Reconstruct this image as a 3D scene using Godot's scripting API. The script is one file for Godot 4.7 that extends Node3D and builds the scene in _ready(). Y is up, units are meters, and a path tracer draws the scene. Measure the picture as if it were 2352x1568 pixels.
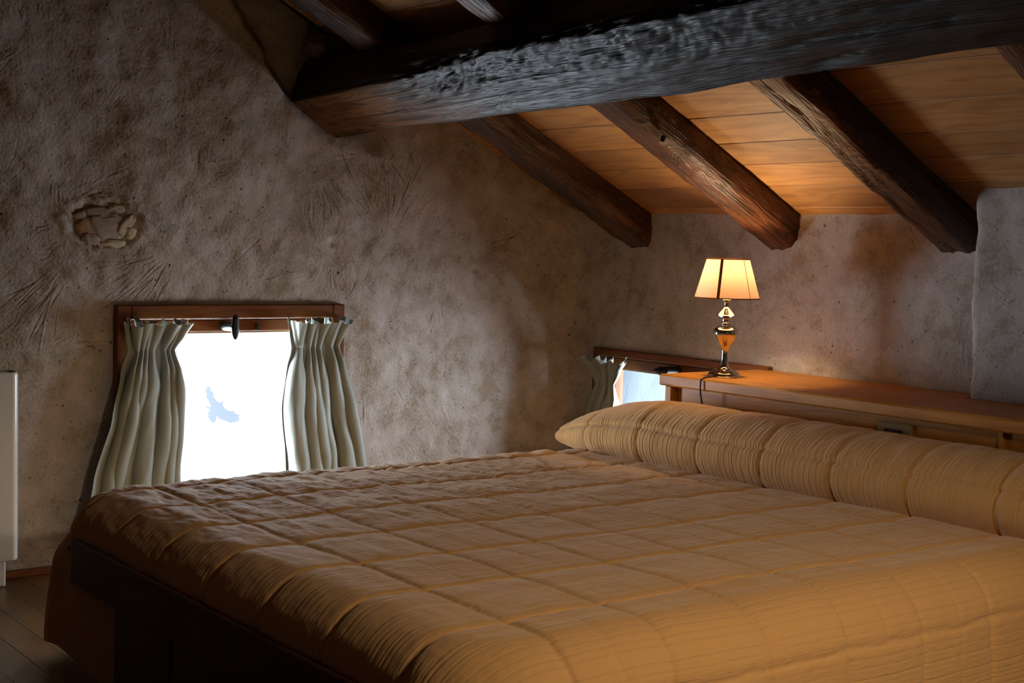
extends Node3D
# An attic bedroom: gable wall and low eaves wall in rough plaster, old roof timbers, a bed under a quilted spread.
# X = 0 is the eaves wall, Z = 0 the gable wall, the floor is y = 0.

const SL := 0.5095254          # tangent of the roof's slope (27 degrees)
const EAVE := 1.40             # height of the ceiling at the eaves wall
const RIDGE := -3.4
const DEEP := 6.6

var rng := RandomNumberGenerator.new()
var n1 := FastNoiseLite.new()
var n2 := FastNoiseLite.new()
var M := {}

class MB:
	var v := PackedVector3Array()
	var uv := PackedVector2Array()
	var ix := PackedInt32Array()
	var col := PackedColorArray()

	func poly(p: Array, out: Vector3, uvs: Array) -> void:
		var n: int = v.size()
		for k in p.size():
			v.append(p[k])
			uv.append(uvs[k])
		var flip: bool = (p[2] - p[0]).cross(p[1] - p[0]).dot(out) < 0.0
		for k in range(1, p.size() - 1):
			if flip:
				ix.append_array([n, n + k + 1, n + k])
			else:
				ix.append_array([n, n + k, n + k + 1])

	# a box with chamfered edges; grain runs along axis "along", uv in metres over (tile_u, tile_v)
	func box(c: Vector3, size: Vector3, bev := 0.004, along := 0, off := Vector2.ZERO, basis := Basis.IDENTITY, tile := Vector2(2.0, 0.5)) -> void:
		var h := size * 0.5
		bev = minf(bev, minf(h.x, minf(h.y, h.z)) * 0.9)
		var o1 := (along + 1) % 3
		var o2 := (along + 2) % 3
		var corner := func(s: Vector3, a: int) -> Vector3:
			var q := Vector3(s.x * (h.x - bev), s.y * (h.y - bev), s.z * (h.z - bev))
			q[a] = s[a] * h[a]
			return q
		var put := func(pts: Array, out: Vector3) -> void:
			var w := []
			var u := []
			for q: Vector3 in pts:
				w.append(c + basis * q)
				u.append(off + Vector2(q[along] / tile.x, (q[o1] + q[o2]) / tile.y))
			poly(w, basis * out, u)
		for a in 3:
			var b := (a + 1) % 3
			var d := (a + 2) % 3
			for sa in [-1.0, 1.0]:
				var out := Vector3.ZERO
				out[a] = sa
				var pts := []
				for t in [[-1.0, -1.0], [1.0, -1.0], [1.0, 1.0], [-1.0, 1.0]]:
					var s := Vector3.ZERO
					s[a] = sa
					s[b] = t[0]
					s[d] = t[1]
					pts.append(corner.call(s, a))
				put.call(pts, out)
				for sb in [-1.0, 1.0]:
					var s1 := Vector3.ZERO
					s1[a] = sa
					s1[b] = sb
					s1[d] = -1.0
					var s2 := s1
					s2[d] = 1.0
					var out2 := Vector3.ZERO
					out2[a] = sa
					out2[b] = sb
					put.call([corner.call(s1, a), corner.call(s2, a), corner.call(s2, b), corner.call(s1, b)], out2)
		for sx in [-1.0, 1.0]:
			for sy in [-1.0, 1.0]:
				for sz in [-1.0, 1.0]:
					var s := Vector3(sx, sy, sz)
					put.call([corner.call(s, 0), corner.call(s, 1), corner.call(s, 2)], s)

	# a grid of (nu + 1) x (nv + 1) points, row by row; skip(i, j) leaves a cell open
	func grid(p: PackedVector3Array, t: PackedVector2Array, nu: int, nv: int, flip := false, skip = null) -> void:
		var n := v.size()
		v.append_array(p)
		uv.append_array(t)
		var open: bool = skip != null
		for j in nv:
			for i in nu:
				if open and skip.call(i, j):
					continue
				var a := n + j * (nu + 1) + i
				var b := a + 1
				var c := a + nu + 1
				var d := c + 1
				if flip:
					ix.append(a); ix.append(c); ix.append(b); ix.append(b); ix.append(c); ix.append(d)
				else:
					ix.append(a); ix.append(b); ix.append(c); ix.append(b); ix.append(d); ix.append(c)

	# a profile of (radius, height) turned round the y axis at c
	func lathe(prof: Array, c: Vector3, seg := 48, smooth := 4) -> void:
		var q := PackedVector2Array()
		for k in prof.size() - 1:
			var a: Vector2 = prof[maxi(k - 1, 0)]
			var b: Vector2 = prof[k]
			var d: Vector2 = prof[k + 1]
			var e: Vector2 = prof[mini(k + 2, prof.size() - 1)]
			for m in smooth:
				q.append(b.cubic_interpolate(d, a, e, float(m) / smooth) if smooth > 1 else b)
		q.append(prof[prof.size() - 1])
		var p := PackedVector3Array()
		var t := PackedVector2Array()
		for j in q.size():
			for i in seg + 1:
				var a := TAU * i / seg
				p.append(c + Vector3(maxf(q[j].x, 0.0) * cos(a), q[j].y, maxf(q[j].x, 0.0) * sin(a)))
				t.append(Vector2(float(i) / seg, float(j) / q.size()))
		grid(p, t, seg, q.size() - 1, false)

	# a round bar that follows points
	func tube(pts: Array, r: float, seg := 10) -> void:
		var p := PackedVector3Array()
		var t := PackedVector2Array()
		for k in pts.size():
			var d: Vector3 = (pts[mini(k + 1, pts.size() - 1)] - pts[maxi(k - 1, 0)]).normalized()
			var s := d.cross(Vector3.UP if absf(d.y) < 0.9 else Vector3.RIGHT).normalized()
			var w := d.cross(s)
			for i in seg + 1:
				var a := TAU * i / seg
				p.append(pts[k] + (s * cos(a) + w * sin(a)) * r)
				t.append(Vector2(float(i) / seg, k * 0.1))
		grid(p, t, seg, pts.size() - 1, true)

	func mesh() -> ArrayMesh:
		var n := PackedVector3Array()
		n.resize(v.size())
		for k in range(0, ix.size(), 3):
			var a := ix[k]
			var b := ix[k + 1]
			var c := ix[k + 2]
			var f := (v[c] - v[a]).cross(v[b] - v[a])
			n[a] += f
			n[b] += f
			n[c] += f
		for k in n.size():
			n[k] = n[k].normalized() if n[k].length_squared() > 1e-20 else Vector3.UP
		var arr := []
		arr.resize(Mesh.ARRAY_MAX)
		arr[Mesh.ARRAY_VERTEX] = v
		arr[Mesh.ARRAY_NORMAL] = n
		arr[Mesh.ARRAY_TEX_UV] = uv
		arr[Mesh.ARRAY_INDEX] = ix
		if col.size() == v.size():
			arr[Mesh.ARRAY_COLOR] = col
		var m := ArrayMesh.new()
		m.add_surface_from_arrays(Mesh.PRIMITIVE_TRIANGLES, arr)
		return m


# ---------------------------------------------------------------- naming and placing
func obj(called: String, mb: MB, mat: Material, parent: Node = self) -> MeshInstance3D:
	var o := MeshInstance3D.new()
	o.name = called
	o.mesh = mb.mesh()
	o.material_override = null
	o.mesh.surface_set_material(0, mat)
	parent.add_child(o, true)
	return o

func thing(called: String, label: String, category: String, at := Vector3.ZERO, group := "") -> Node3D:
	var o := Node3D.new()
	o.name = called
	add_child(o, true)
	o.position = at
	tag(o, label, category, group)
	return o

func tag(o: Node, label: String, category: String, group := "") -> void:
	o.set_meta("label", label)
	o.set_meta("category", category)
	if group:
		o.set_meta("group", group)

func struct(called: String, mb: MB, mat: Material, label: String, category: String) -> MeshInstance3D:
	var o := obj(called, mb, mat)
	o.set_meta("kind", "structure")
	tag(o, label, category)
	return o


# ---------------------------------------------------------------- materials
func mat(color: Color, rough := 0.8, spec := 0.5) -> StandardMaterial3D:
	var m := StandardMaterial3D.new()
	m.albedo_color = color
	m.roughness = rough
	m.metallic_specular = spec
	return m

func tex(im: Image) -> ImageTexture:
	return ImageTexture.create_from_image(im)

func wood(t: ImageTexture, h: ImageTexture, tint: Color, rough: float, relief: float, spec := 0.5) -> StandardMaterial3D:
	var m := mat(tint, rough, spec)
	m.albedo_texture = t
	if h:
		m.heightmap_enabled = true
		m.heightmap_texture = h
		m.heightmap_scale = relief
	return m

func noise(freq: float, seed_: int, oct := 4, kind := FastNoiseLite.TYPE_SIMPLEX_SMOOTH) -> FastNoiseLite:
	var n := FastNoiseLite.new()
	n.noise_type = kind
	n.frequency = freq
	n.seed = seed_
	n.fractal_octaves = oct
	return n

# grey noise as bytes; made small and stretched where sx or sy is above 1
func field(w: int, h: int, freq: float, seed_: int, oct := 4, sx := 1, sy := 1) -> PackedByteArray:
	var im := noise(freq, seed_, oct).get_seamless_image(w / sx, h / sy)
	im.convert(Image.FORMAT_L8)
	if sx > 1 or sy > 1:
		im.resize(w, h, Image.INTERPOLATE_CUBIC)
	return im.get_data()

func wood_maps(seed_: int, rings: float, knots: int, dark: Color, light: Color, fibre: float, cracks: int, ringing := 0.42) -> Array:
	var w := 1024
	var h := 512
	var warp := field(w, h, 0.006, seed_, 3, 4, 1)
	var fib := field(w, h, 0.16, seed_ + 1, 3, 16, 1)
	var blot := field(w, h, 0.008, seed_ + 2, 3, 2, 1)
	var r := RandomNumberGenerator.new()
	r.seed = seed_
	var kn := []
	for k in knots:
		kn.append([r.randf() * w, r.randf() * h, r.randf_range(3.0, 8.0)])
	var lift := PackedFloat32Array()
	lift.resize(w * h)
	var shade := PackedFloat32Array()
	shade.resize(w * h)
	for k in kn:                                     # the grain bends round a knot
		var R := int(k[2] * 7.0)
		for dy in range(-R, R + 1):
			for dx in range(-R * 2, R * 2 + 1):
				var d: float = Vector2(dx * 0.5, dy).length() / k[2]
				if d < 7.0:
					var at := posmod(int(k[1]) + dy, h) * w + posmod(int(k[0]) + dx, w)
					lift[at] += exp(-d * d * 0.12) * 26.0 * signf(dy + 0.5)
					if d < 2.2:
						shade[at] = maxf(shade[at], smoothstep(2.2, 0.5, d) * (0.75 + 0.25 * sin(d * 9.0)))
	for k in cracks:
		var x := r.randf() * w
		var y := r.randf() * h
		var long := r.randi_range(80, 420)
		for s in long:
			x += 1.0
			y += r.randf_range(-0.35, 0.35)
			var thick := 1.2 + 1.2 * sin(PI * s / long)
			for q in range(-2, 3):
				var at := posmod(int(y) + q, h) * w + posmod(int(x), w)
				shade[at] = maxf(shade[at], clampf(thick - absf(q), 0.0, 1.0) * 1.2)
	var rgb := PackedByteArray()
	rgb.resize(w * h * 3)
	var hb := PackedByteArray()
	hb.resize(w * h)
	for y in h:
		for x in w:
			var at := y * w + x
			var p: float = (y + warp[at] * 0.55 + lift[at]) / h * rings
			var ring := 0.5 + 0.5 * sin(TAU * p)
			ring = ring * ring * ring
			var f := fib[at] / 255.0
			var g := clampf(0.30 + ringing - ringing * ring + (f - 0.5) * fibre + (blot[at] / 255.0 - 0.5) * 0.5, 0.0, 1.0)
			g = maxf(0.0, g * (1.0 - minf(shade[at], 1.0) * 0.85))
			var c := dark.lerp(light, g)
			rgb[at * 3] = int(c.r * 255.0)
			rgb[at * 3 + 1] = int(c.g * 255.0)
			rgb[at * 3 + 2] = int(c.b * 255.0)
			hb[at] = int(clampf(0.55 + (f - 0.5) * 0.5 - 0.15 * ring - shade[at] * 0.5, 0.0, 1.0) * 255.0)
	return [tex(Image.create_from_data(w, h, false, Image.FORMAT_RGB8, rgb)), tex(Image.create_from_data(w, h, false, Image.FORMAT_L8, hb))]

# rough lime plaster: trowel strokes, pits, stains. Returns [albedo, height]
func plaster_maps(seed_: int, w: int, h: int, px: float, fans: Array) -> Array:
	var r := RandomNumberGenerator.new()
	r.seed = seed_
	var big := field(w, h, 0.0042, seed_, 4)
	var mid := field(w, h, 0.016, seed_ + 1, 4)
	var fine := field(w, h, 0.09, seed_ + 2, 4)
	var H := PackedFloat32Array()
	H.resize(w * h)
	var S := PackedFloat32Array()        # dirt caught in pits and strokes
	S.resize(w * h)
	for k in w * h:
		H[k] = 0.5 + (fine[k] - 128) / 255.0 * 0.22 + (mid[k] - 128) / 255.0 * 0.27
	# strokes of the trowel, in fans and in loose sheaves
	var sheaves := fans.duplicate()
	for k in 110:
		sheaves.append([r.randf() * w, r.randf() * h, r.randf_range(24, 110), r.randf() * TAU, r.randf_range(0.1, 0.5), r.randi_range(8, 30)])
	for f in sheaves:
		var amp: float = 1.3 if f.size() > 6 else 0.75
		for k in int(f[5]):
			var a: float = f[3] + r.randf_range(-1.0, 1.0) * f[4]
			var start: float = f[2] * r.randf_range(0.25, 0.9)
			var long: float = f[2] * r.randf_range(0.25, 0.9)
			var bend := r.randf_range(-0.004, 0.004)
			var x: float = f[0] + cos(a) * start + r.randf_range(-12, 12)
			var y: float = f[1] + sin(a) * start + r.randf_range(-12, 12)
			var deep := r.randf_range(0.12, 0.50) * amp * (1.0 if r.randf() < 0.6 else -0.8)
			var wide := r.randf_range(0.8, 2.4)
			for s in int(long):
				a += bend
				x += cos(a)
				y += sin(a)
				var fade := sin(PI * s / long)
				for q in range(-3, 4):
					var xx := int(x - sin(a) * q)
					var yy := int(y + cos(a) * q)
					if xx < 0 or yy < 0 or xx >= w or yy >= h:
						continue
					var e := exp(-q * q / (wide * wide)) * fade
					H[yy * w + xx] -= deep * e * 0.5
					if deep > 0.0:
						S[yy * w + xx] = minf(1.0, S[yy * w + xx] + e * deep * 0.16)
	# clusters of short flecks where dirt has caught
	for k in int(w * h / 16000.0):
		var cx := r.randf() * w
		var cy := r.randf() * h
		var spread := r.randf_range(8, 46)
		var lean := r.randf() * TAU
		for q in r.randi_range(10, 46):
			var x := cx + r.randfn() * spread
			var y := cy + r.randfn() * spread * 0.7
			var a := lean + r.randfn() * 0.5
			var bend := r.randf_range(-0.15, 0.15)
			var deep := r.randf_range(0.2, 0.75)
			for step in r.randi_range(2, 9):
				a += bend
				x += cos(a)
				y += sin(a)
				for dy in 2:
					for dx in 2:
						var xx := int(x) + dx
						var yy := int(y) + dy
						if xx < 0 or yy < 0 or xx >= w or yy >= h:
							continue
						var e := deep * (1.0 - absf(x - xx)) * (1.0 - absf(y - yy))
						H[yy * w + xx] -= e * 0.16
						S[yy * w + xx] = minf(0.8, S[yy * w + xx] + e * 0.5)
	# pits
	for k in int(w * h / 1500.0):
		var cx := r.randi_range(6, w - 7)
		var cy := r.randi_range(6, h - 7)
		if mid[cy * w + cx] > 150 and r.randf() < 0.8:
			continue
		var rad := r.randf_range(0.5, 1.5) if r.randf() < 0.96 else r.randf_range(1.6, 2.8)
		var el := r.randf_range(0.5, 1.5)
		for dy in range(-5, 6):
			for dx in range(-5, 6):
				var e := exp(-(dx * dx * el + dy * dy / el) / (rad * rad))
				if e > 0.04:
					var at := (cy + dy) * w + cx + dx
					H[at] -= e * 0.5
					S[at] = minf(1.0, S[at] + e * 0.8)
	var base := Color(0.685, 0.655, 0.625)
	var stain := Color(0.60, 0.55, 0.495)
	var pale := Color(0.745, 0.715, 0.70)
	var dirt := Color(0.31, 0.25, 0.21)
	var rgb := PackedByteArray()
	rgb.resize(w * h * 3)
	var hb := PackedByteArray()
	hb.resize(w * h)
	for k in w * h:
		var a := 0.5 + (big[k] / 255.0 - 0.5) * 0.7 + (mid[k] / 255.0 - 0.5) * 0.6 + (fine[k] / 255.0 - 0.5) * 0.45
		var c := base.lerp(pale, smoothstep(0.5, 0.9, a)) if a > 0.5 else base.lerp(stain, smoothstep(0.5, 0.1, a))
		c = c.lerp(dirt, minf(0.85, S[k] + maxf(0.0, 0.30 - H[k]) * 1.2))
		rgb[k * 3] = int(c.r * 255.0)
		rgb[k * 3 + 1] = int(c.g * 255.0)
		rgb[k * 3 + 2] = int(c.b * 255.0)
		hb[k] = int(clampf(H[k], 0.0, 1.0) * 255.0)
	return [tex(Image.create_from_data(w, h, false, Image.FORMAT_RGB8, rgb)), tex(Image.create_from_data(w, h, false, Image.FORMAT_L8, hb))]

# the crinkled stripes of the bedspread: fine ridges along the bed
func crinkle_map() -> ImageTexture:
	var w := 1024
	var h := 2048
	var warp := field(w, h, 0.005, 71, 3, 2, 1)
	var fine := field(w, h, 0.09, 72, 3, 4, 1)
	var r := RandomNumberGenerator.new()
	r.seed = 5
	var prof := PackedFloat32Array()
	prof.resize(h + 64)
	prof.fill(1.0)
	var y := 4
	while y < h + 56:
		var a := r.randf_range(0.15, 1.0)
		var wide := r.randf_range(1.0, 2.4)
		for k in range(-4, 5):
			prof[y + k] = minf(prof[y + k], 1.0 - a * exp(-k * k / (wide * wide)))
		y += r.randi_range(5, 22)
	var hb := PackedByteArray()
	hb.resize(w * h)
	for yy in h:
		for x in w:
			var at := yy * w + x
			var q := yy + warp[at] * 0.022
			var i := int(q)
			var t := q - i
			var p := prof[i] * (1.0 - t) + prof[i + 1] * t
			hb[at] = int(clampf(0.2 + p * 0.55 + (fine[at] / 255.0 - 0.5) * 0.30, 0.0, 1.0) * 255.0)
	return tex(Image.create_from_data(w, h, false, Image.FORMAT_L8, hb))


# ---------------------------------------------------------------- the scene
func _ready() -> void:
	# camera
	var cam := Camera3D.new()
	cam.name = "camera"
	var yaw := deg_to_rad(37.0147)
	var pitch := deg_to_rad(3.9017)
	var roll := deg_to_rad(1.5611)
	var fw := Vector3(sin(yaw) * cos(pitch), -sin(pitch), -cos(yaw) * cos(pitch))
	var rt := Vector3(cos(yaw), 0, sin(yaw))
	var up := rt.cross(fw)
	cam.transform = Transform3D(Basis(rt * cos(roll) + up * sin(roll), up * cos(roll) - rt * sin(roll), -fw), Vector3(-4.2310, 1.25, 5.1289))
	cam.fov = rad_to_deg(2.0 * atan(784.0 / 3262.0))
	cam.near = 0.05
	cam.far = 60.0
	var att := CameraAttributesPhysical.new()
	att.frustum_focal_length = 49.93
	att.frustum_focus_distance = 5.4
	att.exposure_aperture = 7.0
	cam.attributes = att
	add_child(cam)
	cam.current = true
	# sky: an even bright overcast
	var sky := ProceduralSkyMaterial.new()
	sky.sky_top_color = Color(0.86, 0.92, 1.0)
	sky.sky_horizon_color = Color(0.93, 0.96, 1.0)
	sky.ground_bottom_color = Color(0.86, 0.88, 0.92)
	sky.ground_horizon_color = Color(0.93, 0.96, 1.0)
	var env := Environment.new()
	env.background_mode = Environment.BG_SKY
	env.sky = Sky.new()
	env.sky.sky_material = sky
	env.background_energy_multiplier = 2.6
	env.tonemap_mode = Environment.TONE_MAPPER_LINEAR
	env.tonemap_exposure = 1.0
	env.sdfgi_enabled = true
	env.ssao_enabled = true
	env.ssil_enabled = true
	var we := WorldEnvironment.new()
	we.name = "environment"
	we.environment = env
	add_child(we)
	# daylight that the two small windows let in, from the outer end of their reveals
	daylight(Vector3(-1.745, 0.65, -0.31), Vector3.BACK, Vector2(1.60, 1.30), 36.0)
	daylight(Vector3(0.47, 0.50, 0.72), Vector3.LEFT, Vector2(1.10, 0.80), 12.0)

	rng.seed = 11
	n1 = noise(1.0, 3, 4)
	n2 = noise(1.0, 8, 3)
	make_materials()
	walls()
	floor_and_ceiling()
	beam_and_rafters()
	windows()
	bed()
	headboard()
	table_lamp()
	curtains()
	small_things()
	pendant()


func daylight(at: Vector3, towards: Vector3, size: Vector2, energy: float) -> void:
	var l := AreaLight3D.new()
	l.name = "daylight"
	l.area_size = size
	l.light_color = Color(0.88, 0.94, 1.0)
	l.light_energy = energy
	l.shadow_enabled = true
	l.transform = Transform3D(Basis.looking_at(towards, Vector3.UP), at)
	add_child(l, true)


func make_materials() -> void:
	var p1 := plaster_maps(21, 2048, 1360, 0.0016, [
		[1395, 600, 190, -PI / 2, 0.75, 46, 1], [1500, 520, 150, -2.2, 0.5, 26, 1], [830, 610, 170, 2.4, 0.5, 34, 1], [1180, 380, 130, 1.2, 0.6, 22, 1],
		[560, 640, 170, 2.2, 0.35, 34, 1], [1000, 700, 170, 0.3, 0.5, 22, 1], [1640, 640, 170, -0.7, 0.5, 24, 1]])
	M.plaster1 = mat(Color(1, 1, 1), 0.92, 0.25)
	M.plaster1.albedo_texture = p1[0]
	M.plaster1.heightmap_enabled = true
	M.plaster1.heightmap_texture = p1[1]
	M.plaster1.heightmap_scale = 0.85
	M.plaster1.texture_repeat = true
	var p2 := plaster_maps(44, 2048, 1024, 0.0016, [[700, 380, 130, 0.2, 0.6, 20, 1]])
	M.plaster2 = M.plaster1.duplicate()
	M.plaster2.albedo_texture = p2[0]
	M.plaster2.albedo_color = Color(1.0, 1.0, 1.0)
	M.plaster2.heightmap_texture = p2[1]
	M.plaster2.heightmap_scale = 0.6
	M.limewash = mat(Color(0.93, 0.94, 0.95), 0.9, 0.2)
	M.limewash.heightmap_enabled = true
	M.limewash.heightmap_texture = p2[1]
	M.limewash.heightmap_scale = 0.5
	M.roughcast = M.limewash.duplicate()
	M.roughcast.albedo_color = Color(0.26, 0.285, 0.31)
	var pine := wood_maps(31, 9.0, 10, Color(0.62, 0.44, 0.26), Color(0.84, 0.66, 0.44), 0.34, 0, 0.30)
	M.board = wood(pine[0], pine[1], Color(0.86, 0.815, 0.73), 0.62, 0.06)
	M.floor = wood(pine[0], pine[1], Color(0.60, 0.575, 0.54), 0.28, 0.08)
	M.frame = wood(pine[0], null, Color(0.60, 0.47, 0.34), 0.55, 0.0, 0.3)
	M.head = wood(pine[0], pine[1], Color(0.96, 0.83, 0.54), 0.42, 0.05, 0.3)
	M.bedwood = wood(pine[0], pine[1], Color(0.34, 0.19, 0.11), 0.5, 0.05)
	var old := wood_maps(53, 30.0, 7, Color(0.27, 0.19, 0.125), Color(0.80, 0.61, 0.42), 0.75, 26)
	M.rafter = wood(old[0], old[1], Color(0.82, 0.76, 0.70), 0.5, 0.4)
	M.beam = wood(old[0], old[1], Color(0.80, 0.76, 0.72), 0.48, 0.35, 0.34)
	M.beam.vertex_color_use_as_albedo = true
	M.rafter.vertex_color_use_as_albedo = true
	M.cloth = mat(Color(0.715, 0.535, 0.325), 0.88, 0.25)
	M.cloth.heightmap_enabled = true
	M.cloth.heightmap_texture = crinkle_map()
	M.cloth.heightmap_scale = 0.34
	M.cloth.rim_enabled = true
	M.cloth.rim = 0.4
	M.cloth.rim_tint = 0.1
	M.cloth_roll = M.cloth.duplicate()
	M.cloth_roll.heightmap_scale = 0.5
	M.curtain = mat(Color(0.555, 0.57, 0.53), 0.5, 0.4)
	M.curtain.rim_enabled = true
	M.curtain.rim = 0.3
	M.curtain.backlight_enabled = true
	M.curtain.backlight = Color(0.03, 0.03, 0.028)
	M.chrome = mat(Color(0.83, 0.80, 0.77), 0.07, 0.5)
	M.chrome.metallic = 1.0
	M.shade = mat(Color(0.93, 0.84, 0.70), 0.9, 0.2)
	M.shade.backlight_enabled = true
	M.shade.backlight = Color(0.47, 0.36, 0.27)
	M.shade_seam = mat(Color(0.62, 0.36, 0.16), 0.9, 0.2)
	M.bulb = mat(Color(1, 0.9, 0.75), 0.4)
	M.bulb.emission_enabled = true
	M.bulb.emission = Color(1.0, 0.78, 0.50)
	M.bulb.emission_energy_multiplier = 12.0
	M.iron = mat(Color(0.075, 0.095, 0.09), 0.45, 0.4)
	M.white = mat(Color(0.80, 0.80, 0.78), 0.22, 0.5)
	M.plate = mat(Color(0.55, 0.47, 0.31), 0.45, 0.3)
	M.slot = mat(Color(0.16, 0.17, 0.16), 0.35, 0.5)
	M.cord = mat(Color(0.02, 0.018, 0.016), 0.35, 0.5)
	M.stone = mat(Color(0.65, 0.60, 0.55), 0.9, 0.3)
	M.stone.heightmap_enabled = true
	M.stone.heightmap_texture = M.plaster1.heightmap_texture
	M.stone.heightmap_scale = 0.5
	M.glass = mat(Color(0.93, 0.96, 0.96, 0.06), 0.02, 0.5)
	M.glass.transparency = BaseMaterial3D.TRANSPARENCY_ALPHA
	M.decal = mat(Color(0.62, 0.70, 0.82), 0.8, 0.2)
	M.decal.backlight_enabled = true
	M.decal.backlight = Color(0.195, 0.205, 0.22)
	M.dark = mat(Color(0.05, 0.045, 0.04), 0.8)


# ---------------------------------------------------------------- walls
func ceil_y(x: float) -> float:
	return EAVE - SL * x if x > RIDGE else EAVE - SL * (2.0 * RIDGE - x)

func relief1(x: float, y: float) -> float:
	var d := n1.get_noise_2d(x * 1.6, y * 1.6) * 0.022 + n2.get_noise_2d(x * 7.0, y * 7.0) * 0.006
	# the wall steps back above the line that runs up from the foot of the beam
	var line := (x + 1.49) * 0.83 + (y - 1.79) * 0.56
	var wig := n2.get_noise_2d(x * 4.0, y * 4.0 + 9.0) * 0.03
	d -= 0.07 * smoothstep(-0.03, 0.035, line + wig) * smoothstep(1.66, 1.82, y + (x + 1.35) * 0.3) * smoothstep(-0.95, -1.2, x)
	# a patch of bare stones that the plaster laps over
	var q := Vector2((x + 2.265) / 0.145, (y - 1.285) / 0.088)
	var ang := atan2(q.y, q.x)
	var rr := q.length() + n2.get_noise_2d(cos(ang) * 3.0, sin(ang) * 3.0) * 0.28
	d += 0.006 * exp(-pow((rr - 1.12) / 0.11, 2.0)) - 0.004 * smoothstep(1.06, 0.85, rr)
	# holes where nails or chips were
	for hole in [[-0.582, 1.133, 0.014], [-1.30, 1.235, 0.017], [-0.22, 1.36, 0.010]]:
		var e: float = Vector2(x - hole[0], (y - hole[1]) * 1.3).length() / hole[2]
		d -= 0.016 * exp(-e * e)
	# rounded into the corner
	d += 0.05 * exp(x / 0.035) if x < 0.0 else 0.05
	return d

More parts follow.
